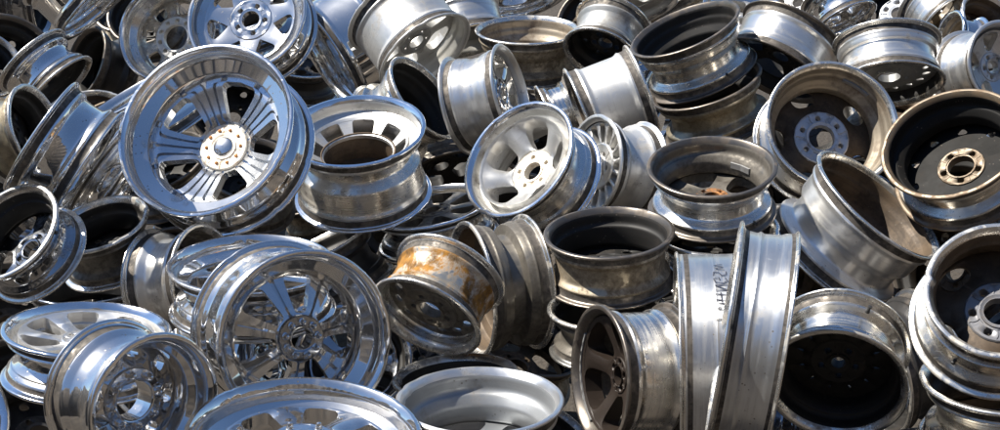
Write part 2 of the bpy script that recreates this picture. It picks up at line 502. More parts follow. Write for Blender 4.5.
def build_wheel(name, label, group, px, wr, near, F, mats, rim=None):
    rim = rim or {}
    loc, M, R = pose(*px)
    W = wr * R
    root = bpy.data.objects.new(name, None)
    COL.objects.link(root)
    root.empty_display_size = 0.1
    root['label'] = label
    root['category'] = 'wheel rim'
    if group: root['group'] = group
    root.matrix_world = Matrix.Translation(loc) @ M.to_4x4()
    Rf = R * rim.get('flare', 1.0)
    outer, inner, nf = rim_profile(R, W, near, Rf, rim.get('drop', .047) * R / .21, rim.get('style', 'drop'))
    nf3 = 3 * (nf - 1) - 1
    prof = outer + inner[::-1]
    seat_a, seat_b = range(15, 20), range(len(outer) - 21, len(outer) - 16)    # rubber and dirt left in the corner of the bead seats
    mi = []
    for i in range(len(prof)):
        if i in seat_a or i in seat_b:
            mi.append(3)
            continue
        if i < nf3 or (len(outer) - nf3 <= i < len(outer)): mi.append(2)
        elif i < len(outer): mi.append(0)
        elif i >= len(prof) - 2: mi.append(2)
        else: mi.append(1)
    s1, s2, s3 = rnd.uniform(0, 6.3), rnd.uniform(0, 6.3), rnd.uniform(0, 6.3)
    am = rim.get('bend', .0012)
    dents = [(rnd.choice((0.0, -W)), rnd.uniform(0, 6.3), rnd.uniform(.02, .10), rnd.uniform(.001, .0045)) for _ in range(rnd.randint(3, 7))]
    def warp(t, z, r):       # hauled-about rims are never quite round, their flanges chipped
        e = abs(z / W * 2 + 1)
        chip = 0.0
        for zd, td, wd, hd in dents:
            if abs(z - zd) < .018:
                q = abs((t - td + math.pi) % (2 * math.pi) - math.pi) / wd
                if q < 2.5: chip -= hd * math.exp(-q * q)
        if e > .9: chip += .0004 * math.sin(t * 41 + s1) * math.sin(t * 23 + s2)
        return chip + am * e * (math.sin(2 * t + s1) + .6 * math.sin(3 * t + s2) + .35 * math.sin(7 * t + s3) * e)
    seg = 128 if px[2] > 70 else (96 if px[2] > 35 else 64)
    o = link('rim', lathe('rim', prof, seg, True, mi, warp), [mats['out'], mats['in'], mats['lip'], 'bead_grime'], root)
    if F: face_parts(root, R, W, inner, near, F, mats)
    for t in rim.get('valve', ()):        # valve stem through the drop of the rim
        zv = -W * rim.get('valve_z', .16)
        v = link('valve_stem', small('valve'), ['rubber'], root)
        r = interp(outer, zv) - .006
        v.location = (r * math.cos(t), r * math.sin(t), zv)
        v.rotation_euler = Vector((math.cos(t), math.sin(t), 0)).to_track_quat('Z', 'Y').to_euler()
        v.scale = (1, 1, .55)
    for t, z in rim.get('weights', ()):
        b = link('balance_weight', small('weight'), ['lead'], root)
        r = interp(inner, -W * z) + .001
        b.location = (r * math.cos(t), r * math.sin(t), -W * z)
        b.rotation_euler = (0, 0, t + math.pi / 2)
    return root, R, W, outer, inner

# ---------------------------------------------------------------- wheel designs
def mt(out, inn, lip, face=None, hub=None, nut='chrome'):
    return {'out': out, 'in': inn, 'lip': lip, 'face': face or inn, 'hub': hub or face or inn, 'nut': nut}


BACK5 = dict(n=5, zr=.82, zh=.74, w=(.11, .14), hub=.36, bore=.17, lug=.265, th=.03, crown=-.004)
BACK6 = dict(n=6, zr=.82, zh=.74, w=(.12, .16), hub=.38, bore=.18, lug=.28, nl=6, th=.03, crown=-.004)
VENT5 = dict(n=5, zr=.80, zh=.70, w=(.20, .30), win=(.30, .82), hub=.42, bore=.20, lug=.31, nl=6, lugq=.0105, th=.012, p=2.4, lug_spin=.1, hub_top=.010, pockets=.006)
VENT8 = dict(n=8, zr=.62, zh=.55, w=(.06, .10), win=(.12, .70), hub=.40, bore=.25, lug=.33, nl=8, lugq=.008, th=.015, p=3.2)
STEEL = dict(n=8, zr=.78, zh=.66, w=(.15, .24), win=(.45, .80), hub=.40, bore=.19, lug=.30, nl=5, lugq=.010, th=.006, p=2.2)
STAR = dict(n=5, zr=.35, zh=.42, w=(.10, .16), hub=.34, bore=.15, lug=.24, th=.035)
TURBINE = dict(n=16, zr=.10, zh=.16, w=(.022, .070), win=(.04, .97), hub=.46, bore=.14, lug=.26, th=.03, crown=.004, cap=(.012, 'silver'))

RIDGED = dict(n=5, zr=.48, zh=.80, w=(.120, .205), hub=.27, bore=.115, lug=.195, nl=10, lugq=.004, th=.035, ridges=4, ridge_h=.011, p=5,
              win=(.10, .90), cap=(.012, 'chrome'), bolts=(10, .200, 'rust_orange'), curve=1.3, spin=.52, hub_top=.012, hub_th=.045)
TWIN = dict(n=7, zr=.45, zh=.20, w=(.062, .135), hub=.26, bore=.12, lug=.19, nl=9, lugq=.004, th=.03, ridges=2, ridge_h=.010, p=6,
            win=(.05, .82), nuts='acorn', curve=.7, spin=.2, hub_top=.012, hub_th=.05)
DEEP8 = dict(n=8, zr=.66, zh=.50, w=(.125, .20), hub=.44, bore=.27, lug=.355, nl=8, lugq=.004, th=.03, p=3, nuts='acorn', hub_top=.008, spin=.3, hub_th=.06, win=(.38, .86))
SLOT8 = dict(n=8, zr=.20, zh=.36, w=(.060, .105), hub=.52, bore=.20, lug=.34, nl=5, lugq=.012, th=.012, p=7, win=(.08, .86), curve=1.0,
             crown=.001, spin=.25, well=.10)
FIVE = dict(n=5, zr=.10, zh=.52, w=(.115, .200), hub=.36, bore=.155, lug=.255, th=.045, p=3.0, crown=.022, win=(.06, .93), curve=.75, spin=.62, hub_top=.004)
PETAL = dict(n=7, zr=.25, zh=.34, w=(.16, .085), hub=.36, bore=.15, lug=.245, lugq=.012, th=.03, p=3.0, win=(.12, .92), spin=.15, crown=.003)
BEAD = dict(n=8, zr=.62, zh=.52, w=(.10, .13), win=(.16, .74), hub=.42, bore=.25, lug=.335, nl=10, lugq=.010, th=.02, p=4.0, hub_top=.012, spin=.2)
WIDE5 = dict(n=5, zr=.10, zh=.30, w=(.085, .12), hub=.26, bore=.13, lug=.19, th=.05, p=4, crown=.004, spin=.4)
FLAT7 = dict(n=7, zr=.12, zh=.16, w=(.075, .12), hub=.30, bore=.12, lug=.21, th=.03, p=5, crown=.004, win=(.08, .95))
HOLES = dict(n=12, zr=.30, zh=.22, w=(.05, .12), win=(.3, .72), hub=.50, bore=.2, lug=.32, th=.008, p=2.2)

CH = mt('chrome', 'chrome', 'chrome', 'chrome', 'chrome')
# name, label, (cx, cy, a, ratio, phi, dd), width / radius, side seen, face, materials, rim options
WHEELS = [
    ('bottom_chrome', 'chrome_wheel', 'big mirror chrome wheel lying flat, cut off by the bottom edge left of centre',
     (304, 431, 118, .50, 90, -.02), .80, 'front', dict(FLAT7, zr=.22, zh=.13, w=(.09, .15), crown=.012, nuts='acorn'), CH, {}),
    ('nose', 'chrome_wheel', 'deep chrome wheel tipped forward with eight nuts round a wide bore, lower left',
     (157, 408, 76, .80, -20, -.05), 1.15, 'front', DEEP8, CH, {}),
    ('big_chrome', 'chrome_wheel', 'large mirror chrome wheel with paired spokes and ball nuts behind the bottom chrome rim',
     (307, 341, 92, .93, -25, 0), 1.1, 'front', TWIN, mt('chrome', 'chrome', 'chrome', 'chrome', 'chrome_dark', 'brass'), {}),
    ('bottom_silver', 'alloy_wheel', 'open pale silver rim lying flat at the bottom centre, half its inside sunlit',
     (480, 398, 85, .40, 90, 0), .95, 'back', dict(BACK5, zr=.70, zh=.64), mt('silver', 'pale_inside', 'silver_bright', 'pale_inside'), {}),
    ('brown_star', 'alloy_wheel', 'wheel on edge with dark brown spokes facing left beside the tall marker rim',
     (598, 376, 72, .40, 183, 0), 1.1, 'front', WIDE5, mt('machined', 'dark_barrel', 'lip_dark', 'dark_brown', 'dark_brown'), {'style': 'plain', 'weights': [(2.6 + .17 * k, .13) for k in range(9)]}),
    ('marker', 'alloy_wheel', 'tall narrow rim standing on edge with black marker writing on its barrel',
     (676, 362, 111, .03, 180, .25), .62, 'back', STAR, mt('pale_worn', 'brown_inside', 'lip_worn'), {'style': 'flat'}),
    ('leaning', 'alloy_wheel', 'tall silver rim on edge leaning against the rim with marker writing',
     (722, 332, 113, .02, 170, -.2), .52, 'back', STAR, mt('pale_worn', 'brown_inside', 'lip_worn'), {'style': 'trough'}),
    ('lower_machined', 'alloy_wheel', 'machined rim with its black mouth open downward, right of the tall rims',
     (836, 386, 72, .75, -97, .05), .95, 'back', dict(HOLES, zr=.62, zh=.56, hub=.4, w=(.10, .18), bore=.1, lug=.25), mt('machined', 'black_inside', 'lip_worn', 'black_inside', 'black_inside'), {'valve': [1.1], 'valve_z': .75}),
    ('right_big', 'alloy_wheel', 'wide rim at the right edge with brown inside, lug holes and valve stem',
     (1003, 289, 77, .88, 80, -.35), .95, 'back', dict(VENT5, hub=.45, lug=.34, spin=.5, pockets=.002, hub_top=.004), mt('machined_warm', 'brown_inside', 'lip_worn', 'brown_inside', 'hub_grey'), {'flare': 1.17, 'weights': [(2.2, .4), (2.42, .4), (2.64, .4)], 'valve': [-2.2], 'valve_z': .62}),
    ('right_under', 'alloy_wheel', 'warm grey rim in the bottom right corner under the wide rim',
     (1003, 378, 80, .42, 85, .06), .85, 'back', BACK5, mt('machined_warm', 'brown_inside', 'lip_worn'), {}),
    ('tilted', 'alloy_wheel', 'bright silver barrel tilted right with a dark mouth, below the pale hub wheel',
     (880, 203, 78, .28, 48, -.12), 1.02, 'back', BACK6, mt('silver_bright', 'brown_inside', 'lip_worn', 'brown_inside'), {'drop': .042}),
    ('tan_lip', 'alloy_wheel', 'black inside wheel with rusty tan lip and tan hub at the right edge',
     (951, 142, 71, .74, 112, -.25), .80, 'back', dict(STEEL, n=10, w=(.11, .21), win=(.55, .78), hub=.34, lug=.255, nl=5, zr=.80, zh=.72, lugq=.011, crown=0.0), mt('machined_warm', 'shade_black', 'lip_tan', 'shade_black', 'hub_tan'), {}),
    ('pale_hub', 'alloy_wheel', 'brown inside wheel with oval vents and a pale six hole hub',
     (833, 124, 68, .90, 52, .2), .92, 'back', dict(VENT5, spin=.1), mt('machined_warm', 'tan_inside', 'lip_worn', 'brown_inside', 'hub_pale'), {'weights': [(.9, .3), (1.06, .3), (1.22, .3)]}),
    ('rust_hub', 'alloy_wheel', 'dark mouthed polished rim with a rusty hub inside, right of centre',
     (712, 165, 65, .48, 90, -.2), .82, 'back', dict(BACK5, zr=.74, zh=.70, hub=.27, lug=.2, bore=.12), mt('machined', 'dark_barrel', 'lip_dark', 'dark_barrel', 'hub_spotted'), {'valve': [-.8], 'valve_z': .78, 'weights': [(.8, .45), (1.02, .45)]}),
    ('brown_centre', 'steel_wheel', 'grimy brown rim standing upright in the middle of the pile with an open dark top',
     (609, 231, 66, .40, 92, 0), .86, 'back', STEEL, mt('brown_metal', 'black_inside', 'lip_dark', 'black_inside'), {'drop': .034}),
    ('rusted', 'alloy_wheel', 'white rim stained with orange rust, tipped toward the lower left',
     (425, 319, 60, .50, 241, -.05), 1.05, 'front', dict(HOLES), mt('rusted_white', 'machined', 'lip_worn', 'dark_barrel'), {'style': 'plain'}),
    ('dark_side', 'steel_wheel', 'dark brown rim on its side between the rusted white rim and the grimy upright one',
     (470, 290, 69, .32, 188, .28), .95, 'back', BACK5, mt('dark_barrel', 'brown_inside', 'lip_worn', 'brown_inside'), {'style': 'waist', 'drop': .055}),
    ('tan_band', 'alloy_wheel', 'dull rim on its side with a sunlit tan band, lower left',
     (206, 278, 55, .60, 5, .0), 1.15, 'back', BACK5, mt('silver_bright', 'dark_barrel', 'lip_worn', 'dark_barrel'), {}),
    ('blue_flat', 'chrome_wheel', 'mirror chrome rim lying flat just behind the large paired spoke wheel',
     (252, 262, 84, .36, 92, .05), .62, 'front', dict(FLAT7, zr=.40, zh=.30), mt('chrome', 'chrome', 'chrome'), {}),
    ('left_edge', 'alloy_wheel', 'dark shiny rim with thin bright lip cut off by the left edge',
     (8, 231, 57, .62, 140, -.02), .90, 'back', dict(BACK5), mt('chrome_dark', 'black_inside', 'lip_worn', 'chrome_dark', 'chrome_dark'), {'valve': [-.4]}),
    ('left_black', 'steel_wheel', 'rim with a pitch black open mouth under the blue chrome barrel, left',
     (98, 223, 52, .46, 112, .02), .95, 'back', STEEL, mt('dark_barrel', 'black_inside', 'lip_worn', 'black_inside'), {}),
    ('left_flat', 'chrome_wheel', 'silver wheel lying flat with its spokes in the sun behind the deep chrome wheel',
     (87, 327, 82, .34, 90, .05), .65, 'front', dict(FLAT7, zr=.10, zh=.24, spin=.3), mt('chrome', 'silver', 'lip_bright', 'silver_bright', 'silver_bright'), {}),
    ('corner_left', 'alloy_wheel', 'rim with a bright lip just poking in at the lower left corner',
     (-38, 407, 60, .72, 30, .05), .9, 'front', STAR, mt('silver', 'brown_inside', 'lip_bright', 'grey_cast'), {}),
    ('ridged', 'chrome_wheel', 'large chrome wheel with five ridged spokes and a pale rusty bolted hub, upper left',
     (204, 128, 94, .83, 135, -.42), .70, 'front', RIDGED, mt('chrome', 'chrome', 'lip_bright', 'chrome_satin', 'hub_rusty'), {}),
    ('slotted', 'alloy_wheel', 'upright aluminium wheel with eight slots round a big open centre, left of centre',
     (355, 129, 71, .50, 97, -.10), 1.12, 'front', SLOT8, mt('machined_warm', 'silver', 'lip_bright', 'silver', 'brown_inside'), {'drop': .055}),
    ('five_spoke', 'alloy_wheel', 'silver five spoke wheel with a rust speckled hub facing left, centre',
     (517, 158, 66, .68, 140, -.10), .85, 'front', FIVE, mt('machined', 'silver', 'lip_bright', 'silver', 'hub_rusty'), {}),
    ('turbine', 'alloy_wheel', 'silver wheel with many thin turbine vanes behind the five spoke wheel',
     (592, 165, 51, .55, 172, .1), 1.15, 'front', TURBINE, mt('silver', 'black_inside', 'silver_bright', 'silver_bright', 'silver_bright'), {}),
    ('top_dark', 'alloy_wheel', 'tilted polished rim with a black mouth near the top, resting on a brown rim',
     (684, 28, 58, .34, 112, -.10), .95, 'back', BACK5, mt('machined_warm', 'black_inside', 'lip_dark', 'black_inside'), {'valve': [-1.0], 'valve_z': .80}),
    ('gold_under', 'steel_wheel', 'golden brown grimy rim directly under the tilted black mouthed rim near the top',
     (706, 84, 57, .34, 108, .0), .85, 'back', BACK5, mt('gold_grime', 'black_inside', 'lip_dark', 'black_inside'), {}),
    ('long_barrel', 'alloy_wheel', 'long pale barrel on its side above the turbine wheel',
     (580, 116, 50, .08, 201, .10), 1.35, 'back', BACK5, mt('silver', 'brown_inside', 'lip_worn'), {'style': 'plain'}),
    ('ribbed', 'alloy_wheel', 'bright ribbed barrel end poking out left of the long pale barrel',
     (546, 120, 36, .10, 200, .22), .9, 'back', BACK5, mt('machined', 'brown_inside', 'lip_worn'), {}),
    ('white_barrel', 'alloy_wheel', 'white silver barrel on its side with spokes facing right, above the five spoke wheel',
     (512, 93, 51, .32, 14, .02), 1.15, 'front', dict(STAR, zr=.15, zh=.18), mt('silver_bright', 'silver', 'silver_bright', 'chrome', 'chrome'), {'style': 'waist', 'drop': .034}),
    ('black_mouth', 'alloy_wheel', 'rim with a glossy black mouth wedged beside the white silver barrel',
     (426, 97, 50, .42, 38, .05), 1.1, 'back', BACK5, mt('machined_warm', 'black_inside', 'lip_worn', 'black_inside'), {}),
    ('tipped_silver', 'alloy_wheel', 'big dull silver rim tipped to the right showing its spokes, top left of centre',
     (426, 54, 54, .48, -52, -.02), 1.15, 'front', dict(STAR, zr=.35, zh=.30), mt('silver', 'grey_inside', 'silver', 'silver', 'grey_cast'), {'style': 'plain'}),
    ('blue_barrel', 'chrome_wheel', 'sky blue reflecting chrome barrel at the top, left of the dull silver rim',
     (326, 60, 62, .22, 211, .55), .95, 'front', STAR, CH, {'style': 'plain'}),
    ('petal', 'chrome_wheel', 'bright chrome wheel with pointed petal windows cut off by the top edge',
     (246, 14, 62, .86, 128, .25), .70, 'front', PETAL, CH, {}),
    ('bead', 'alloy_wheel', 'polished wheel with a ring of small holes round a large black bore, top left',
     (166, 32, 52, .87, 150, .6), .90, 'front', BEAD, mt('chrome_dark', 'machined', 'lip_bright', 'machined', 'silver_bright'), {}),
    ('rusty_open', 'steel_wheel', 'upright rim with a rusty brown open inside near the top centre',
     (528, 29, 53, .27, 90, .02), .90, 'back', dict(STEEL, zr=.85), mt('brown_metal', 'tan_inside', 'lip_worn', 'tan_inside'), {}),
    ('lug_shadow', 'steel_wheel', 'rim with a dark face and bright lug holes facing down beside the rusty open rim',
     (600, 56, 40, .60, -112, .08), 1.15, 'front', dict(STEEL, zr=.5, zh=.4, lugq=.014), mt('grey_cast', 'black_inside', 'lip_worn', 'black_inside'), {}),
    ('bowl', 'alloy_wheel', 'smooth silver rim tipped left between the tilted black rim and pale hub wheel',
     (772, 72, 56, .40, -118, .02), .85, 'front', STAR, mt('silver_bright', 'black_inside', 'lip_dark', 'black_inside'), {'style': 'plain', 'drop': .04}),
    ('white_upright', 'alloy_wheel', 'white silver rim standing upright with a row of vents under it, upper right',
     (890, 86, 54, .42, -84, 0), .90, 'front', dict(HOLES, n=16), mt('silver_bright', 'black_inside', 'lip_worn', 'grey_cast'), {'style': 'waist', 'drop': .036}),
    ('brown_gap', 'steel_wheel', 'brown open rim in the gap under the white upright rim, upper right',
     (905, 106, 52, .45, 75, .08), .7, 'back', STEEL, mt('brown_metal', 'brown_inside', 'lip_dark'), {}),
    ('right_silver', 'alloy_wheel', 'silver wheel facing right at the upper right edge with a dark oval window',
     (1004, 64, 45, .72, 15, .1), 1.25, 'front', dict(STAR, zr=.12, zh=.3, w=(.16, .22)), mt('silver_bright', 'silver', 'silver_bright', 'silver', 'silver'), {}),
    ('blue_drum', 'chrome_wheel', 'blue reflecting chrome barrel with a dropped centre at the left, above the black mouth',
     (90, 166, 64, .07, -33, .02), .88, 'front', STAR, CH, {'drop': .036}),
    ('bright_drum', 'chrome_wheel', 'chrome barrel squeezed between the blue barrel and the ridged spoke wheel',
     (128, 188, 58, .10, -35, .12), .62, 'front', STAR, CH, {}),
    ('tan_mouth', 'steel_wheel', 'tan rim with a black mouth facing right at the upper left edge',
     (38, 129, 47, .50, 18, .02), .95, 'back', STEEL, mt('gold_grime', 'black_inside', 'lip_worn', 'black_inside'), {}),
    ('small_blue', 'chrome_wheel', 'small blue chrome barrel at the upper left edge above the tan black mouthed rim',
     (60, 88, 43, .28, -47, .12), .95, 'back', BACK5, mt('chrome', 'black_inside', 'lip_worn', 'black_inside'), {}),
    ('black_arc', 'steel_wheel', 'large black rim showing its open mouth in the top left corner',
     (8, 56, 49, .85, 60, .10), .80, 'back', STEEL, mt('dark_barrel', 'black_inside', 'lip_dark', 'black_inside'), {}),
    ('inner_arc', 'alloy_wheel', 'polished rim lying inside the large black rim at the left edge',
     (-16, 62, 42, .75, 60, .3), .7, 'back', STEEL, mt('machined', 'black_inside', 'lip_worn', 'black_inside'), {}),
    ('top_left_blue', 'chrome_wheel', 'mirror chrome barrel hanging into the top left, tapering to a point',
     (103, 2, 57, .20, -47, -.02), .90, 'front', STAR, CH, {'style': 'plain'}),
    ('black_ridged', 'steel_wheel', 'black ridged barrel in shadow left of the wheel with a large black bore',
     (84, 62, 38, .45, 160, .9), 1.1, 'back', STEEL, mt('steel_black', 'black_inside', 'lip_dark', 'black_inside'), {}),
    ('bronze', 'alloy_wheel', 'bronze toned small rim with an open mouth above the blue dropped centre barrel',
     (90, 114, 40, .62, 100, .25), .8, 'back', STEEL, mt('chrome_dark', 'brown_inside', 'lip_worn', 'brown_inside'), {}),
    ('bronze_low', 'alloy_wheel', 'second small bronze rim overlapping the first, close to the ridged spoke wheel',
     (112, 121, 37, .60, 110, .2), .8, 'back', STEEL, mt('chrome_dark', 'tan_inside', 'lip_tan', 'brown_inside'), {}),
    ('blue_band', 'chrome_wheel', 'curved chrome barrel reflecting blue sky behind the ridged spoke wheel',
     (136, 92, 62, .12, 120, .35), .8, 'front', STAR, CH, {'style': 'plain'}),
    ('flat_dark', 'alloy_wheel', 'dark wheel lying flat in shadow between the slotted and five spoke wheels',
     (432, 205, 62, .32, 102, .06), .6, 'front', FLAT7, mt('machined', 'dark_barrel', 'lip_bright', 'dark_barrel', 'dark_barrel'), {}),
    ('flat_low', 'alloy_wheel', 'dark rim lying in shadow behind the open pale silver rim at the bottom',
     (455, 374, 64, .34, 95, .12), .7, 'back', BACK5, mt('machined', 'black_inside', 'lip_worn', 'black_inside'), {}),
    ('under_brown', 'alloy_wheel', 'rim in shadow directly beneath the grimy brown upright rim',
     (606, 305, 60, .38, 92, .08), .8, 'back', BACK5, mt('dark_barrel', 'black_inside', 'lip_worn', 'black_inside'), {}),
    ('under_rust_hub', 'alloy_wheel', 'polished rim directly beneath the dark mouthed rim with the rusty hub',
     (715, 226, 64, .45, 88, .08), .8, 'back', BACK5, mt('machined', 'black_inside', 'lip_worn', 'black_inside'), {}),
    ('corner_right', 'steel_wheel', 'dull rim low in the bottom right, left of the warm grey corner rim',
     (902, 470, 76, .55, 105, .02), .8, 'back', STEEL, mt('brown_metal', 'black_inside', 'lip_dark', 'black_inside'), {}),
    # the far row along the top edge
    ('far_chrome_a', 'chrome_wheel', 'pale polished rim cut by the top edge above the long pale barrel',
     (628, 12, 52, .32, -75, .10), .85, 'front', STAR, mt('machined', 'silver', 'lip_bright', 'silver'), {}),
    ('far_blue_a', 'chrome_wheel', 'blue chrome rim cut by the top edge above the rusty open rim',
     (528, -2, 46, .42, -72, .6), .8, 'front', STAR, CH, {'style': 'plain'}),
    ('far_dome', 'alloy_wheel', 'smooth silver barrel at the top between the dull silver and rusty open rims',
     (470, 42, 42, .35, -75, .5), 1.0, 'front', STAR, mt('silver_bright', 'grey_inside', 'lip_worn', 'grey_cast'), {'style': 'plain'}),
    ('far_grey', 'alloy_wheel', 'dark grey spoked wheel cut by the top edge above the smooth silver rim',
     (797, 0, 38, .80, 110, .8), .7, 'front', dict(STAR, zr=.15, zh=.2, w=(.08, .10)), mt('grey_cast', 'grey_cast', 'grey_cast', 'silver', 'silver'), {}),
    ('far_blue_b', 'chrome_wheel', 'blue chrome rim cut by the top edge right of the tilted black mouthed rim',
     (748, 12, 46, .55, 70, .4), .7, 'front', STAR, mt('chrome', 'chrome', 'chrome', 'silver'), {}),
    ('far_blue_c', 'chrome_wheel', 'flared blue barrel at the top right of the dark grey spoked wheel',
     (846, 22, 34, .35, -60, .9), 1.0, 'front', STAR, CH, {'style': 'waist', 'drop': .05}),
    ('far_hub', 'alloy_wheel', 'wheel with round lug holes cut by the top edge above the white upright rim',
     (897, 4, 37, .82, 100, .9), .7, 'back', dict(VENT5, hub=.5, lug=.36, lugq=.015), mt('chrome', 'black_inside', 'chrome', 'black_inside', 'hub_pale'), {}),
    ('far_white', 'alloy_wheel', 'white ribbed barrel with a tan mouth at the top right',
     (950, 26, 36, .55, -42, .8), 1.1, 'back', BACK5, mt('silver_bright', 'tan_inside', 'silver_bright', 'tan_inside'), {'style': 'waist', 'drop': .03}),
    ('far_small', 'chrome_wheel', 'small blue chrome barrel in front of the white ribbed barrel at the top right',
     (948, 38, 28, .45, 165, .5), 1.1, 'back', BACK5, mt('chrome', 'tan_inside', 'lip_bright', 'tan_inside'), {}),
    ('far_open', 'alloy_wheel', 'silver rim with a wide dark mouth in the top right corner',
     (994, 24, 39, .55, 42, .7), .9, 'back', STEEL, mt('silver_bright', 'brown_inside', 'silver_bright', 'brown_inside'), {}),
    ('far_last', 'alloy_wheel', 'rim with a tan inside cut by the top edge in the right corner',
     (968, 2, 36, .42, 85, 1.1), .8, 'back', STEEL, mt('silver', 'tan_inside', 'silver_bright', 'tan_inside'), {}),
]

SHORT = dict(
    bottom_chrome='bottom chrome rim', nose='deep chrome wheel', big_chrome='paired spoke wheel',
    bottom_silver='pale silver bottom rim', brown_star='brown spoked wheel', marker='marker writing rim',
    leaning='tall leaning rim', lower_machined='downward black mouth', right_big='wide right edge rim',
    right_under='bottom right corner rim', tilted='tilted silver barrel', tan_lip='tan lipped wheel',
    pale_hub='pale hub wheel', rust_hub='rusty hub rim', brown_centre='grimy upright rim',
    rusted='rust stained white rim', dark_side='dark side lying rim', tan_band='tan banded rim',
    blue_flat='flat mirror rim', left_edge='left edge shiny rim', left_black='pitch black mouth',
    left_flat='flat silver wheel', corner_left='lower left corner lip', ridged='ridged spoke wheel',
    slotted='eight slot wheel', five_spoke='five spoke wheel', turbine='turbine wheel',
    top_dark='tilted black mouthed rim', gold_under='golden brown rim', long_barrel='long pale barrel',
    ribbed='ribbed barrel end', white_barrel='white silver barrel', black_mouth='glossy black mouth',
    tipped_silver='dull tipped silver rim', blue_barrel='top sky blue barrel', petal='petal window wheel',
    bead='black bore wheel', rusty_open='rusty open rim', lug_shadow='bright lug hole rim',
    bowl='smooth tipped rim', white_upright='white upright rim', brown_gap='brown gap rim',
    right_silver='right edge silver wheel', blue_drum='blue dropped centre barrel', bright_drum='squeezed chrome barrel',
    tan_mouth='tan black mouthed rim', small_blue='small blue barrel', black_arc='large black corner rim',
    inner_arc='polished rim within the black one', top_left_blue='tapering top chrome barrel', black_ridged='black ridged barrel',
    bronze='bronze rim', bronze_low='second bronze rim', blue_band='curved blue barrel',
    flat_dark='flat dark wheel', flat_low='shadowed rim behind the pale one', under_brown='rim beneath the grimy one',
    under_rust_hub='rim beneath the rusty hub one', corner_right='dull low right rim', far_chrome_a='pale top edge rim',
    far_blue_a='blue top edge rim', far_dome='smooth top barrel', far_grey='dark grey spoked wheel',
    far_blue_b='blue rim by the tilted one', far_blue_c='flared blue barrel', far_hub='round lug hole wheel',
    far_white='white ribbed barrel', far_small='small far blue barrel', far_open='top right dark mouth',
    far_last='tan top corner rim',
)

# how far behind the top of the pile each wheel lies, metres (settled so that no two rims run into each other)
DD = dict(
    bottom_chrome=-0.092, nose=-0.057, big_chrome=0.0, bottom_silver=0.011, brown_star=0.172, marker=0.265, leaning=-0.402, lower_machined=0.149,
    right_big=-0.402, right_under=0.092, tilted=0.138, tan_lip=-0.299, pale_hub=0.161, rust_hub=-0.368, brown_centre=-0.069, rusted=0.127,
    dark_side=0.38, tan_band=0.38, blue_flat=0.011, left_edge=0.0, left_black=0.196, left_flat=0.057, corner_left=0.69, ridged=-0.621, slotted=-0.253,
    five_spoke=-0.127, turbine=0.115, top_dark=-0.529, gold_under=0.161, long_barrel=0.115, ribbed=0.667, white_barrel=0.023, black_mouth=0.057,
    tipped_silver=-0.023, blue_barrel=0.885, petal=-0.092, bead=0.517, rusty_open=0.127, lug_shadow=0.276, bowl=0.265, white_upright=0.057,
    brown_gap=0.644, right_silver=0.115, blue_drum=-0.287, bright_drum=0.276, tan_mouth=0.402, small_blue=0.46, black_arc=0.46, inner_arc=0.356,
    top_left_blue=-0.023, black_ridged=1.092, bronze=0.874, bronze_low=0.678, blue_band=0.057, flat_dark=0.471, flat_low=0.345, under_brown=0.287,
    under_rust_hub=0.103, corner_right=0.38, far_chrome_a=0.115, far_blue_a=0.69, far_dome=0.632, far_grey=1.0, far_blue_b=0.46, far_blue_c=1.069,
    far_hub=1.035, far_white=0.931, far_small=0.667, far_open=0.759, far_last=1.265)
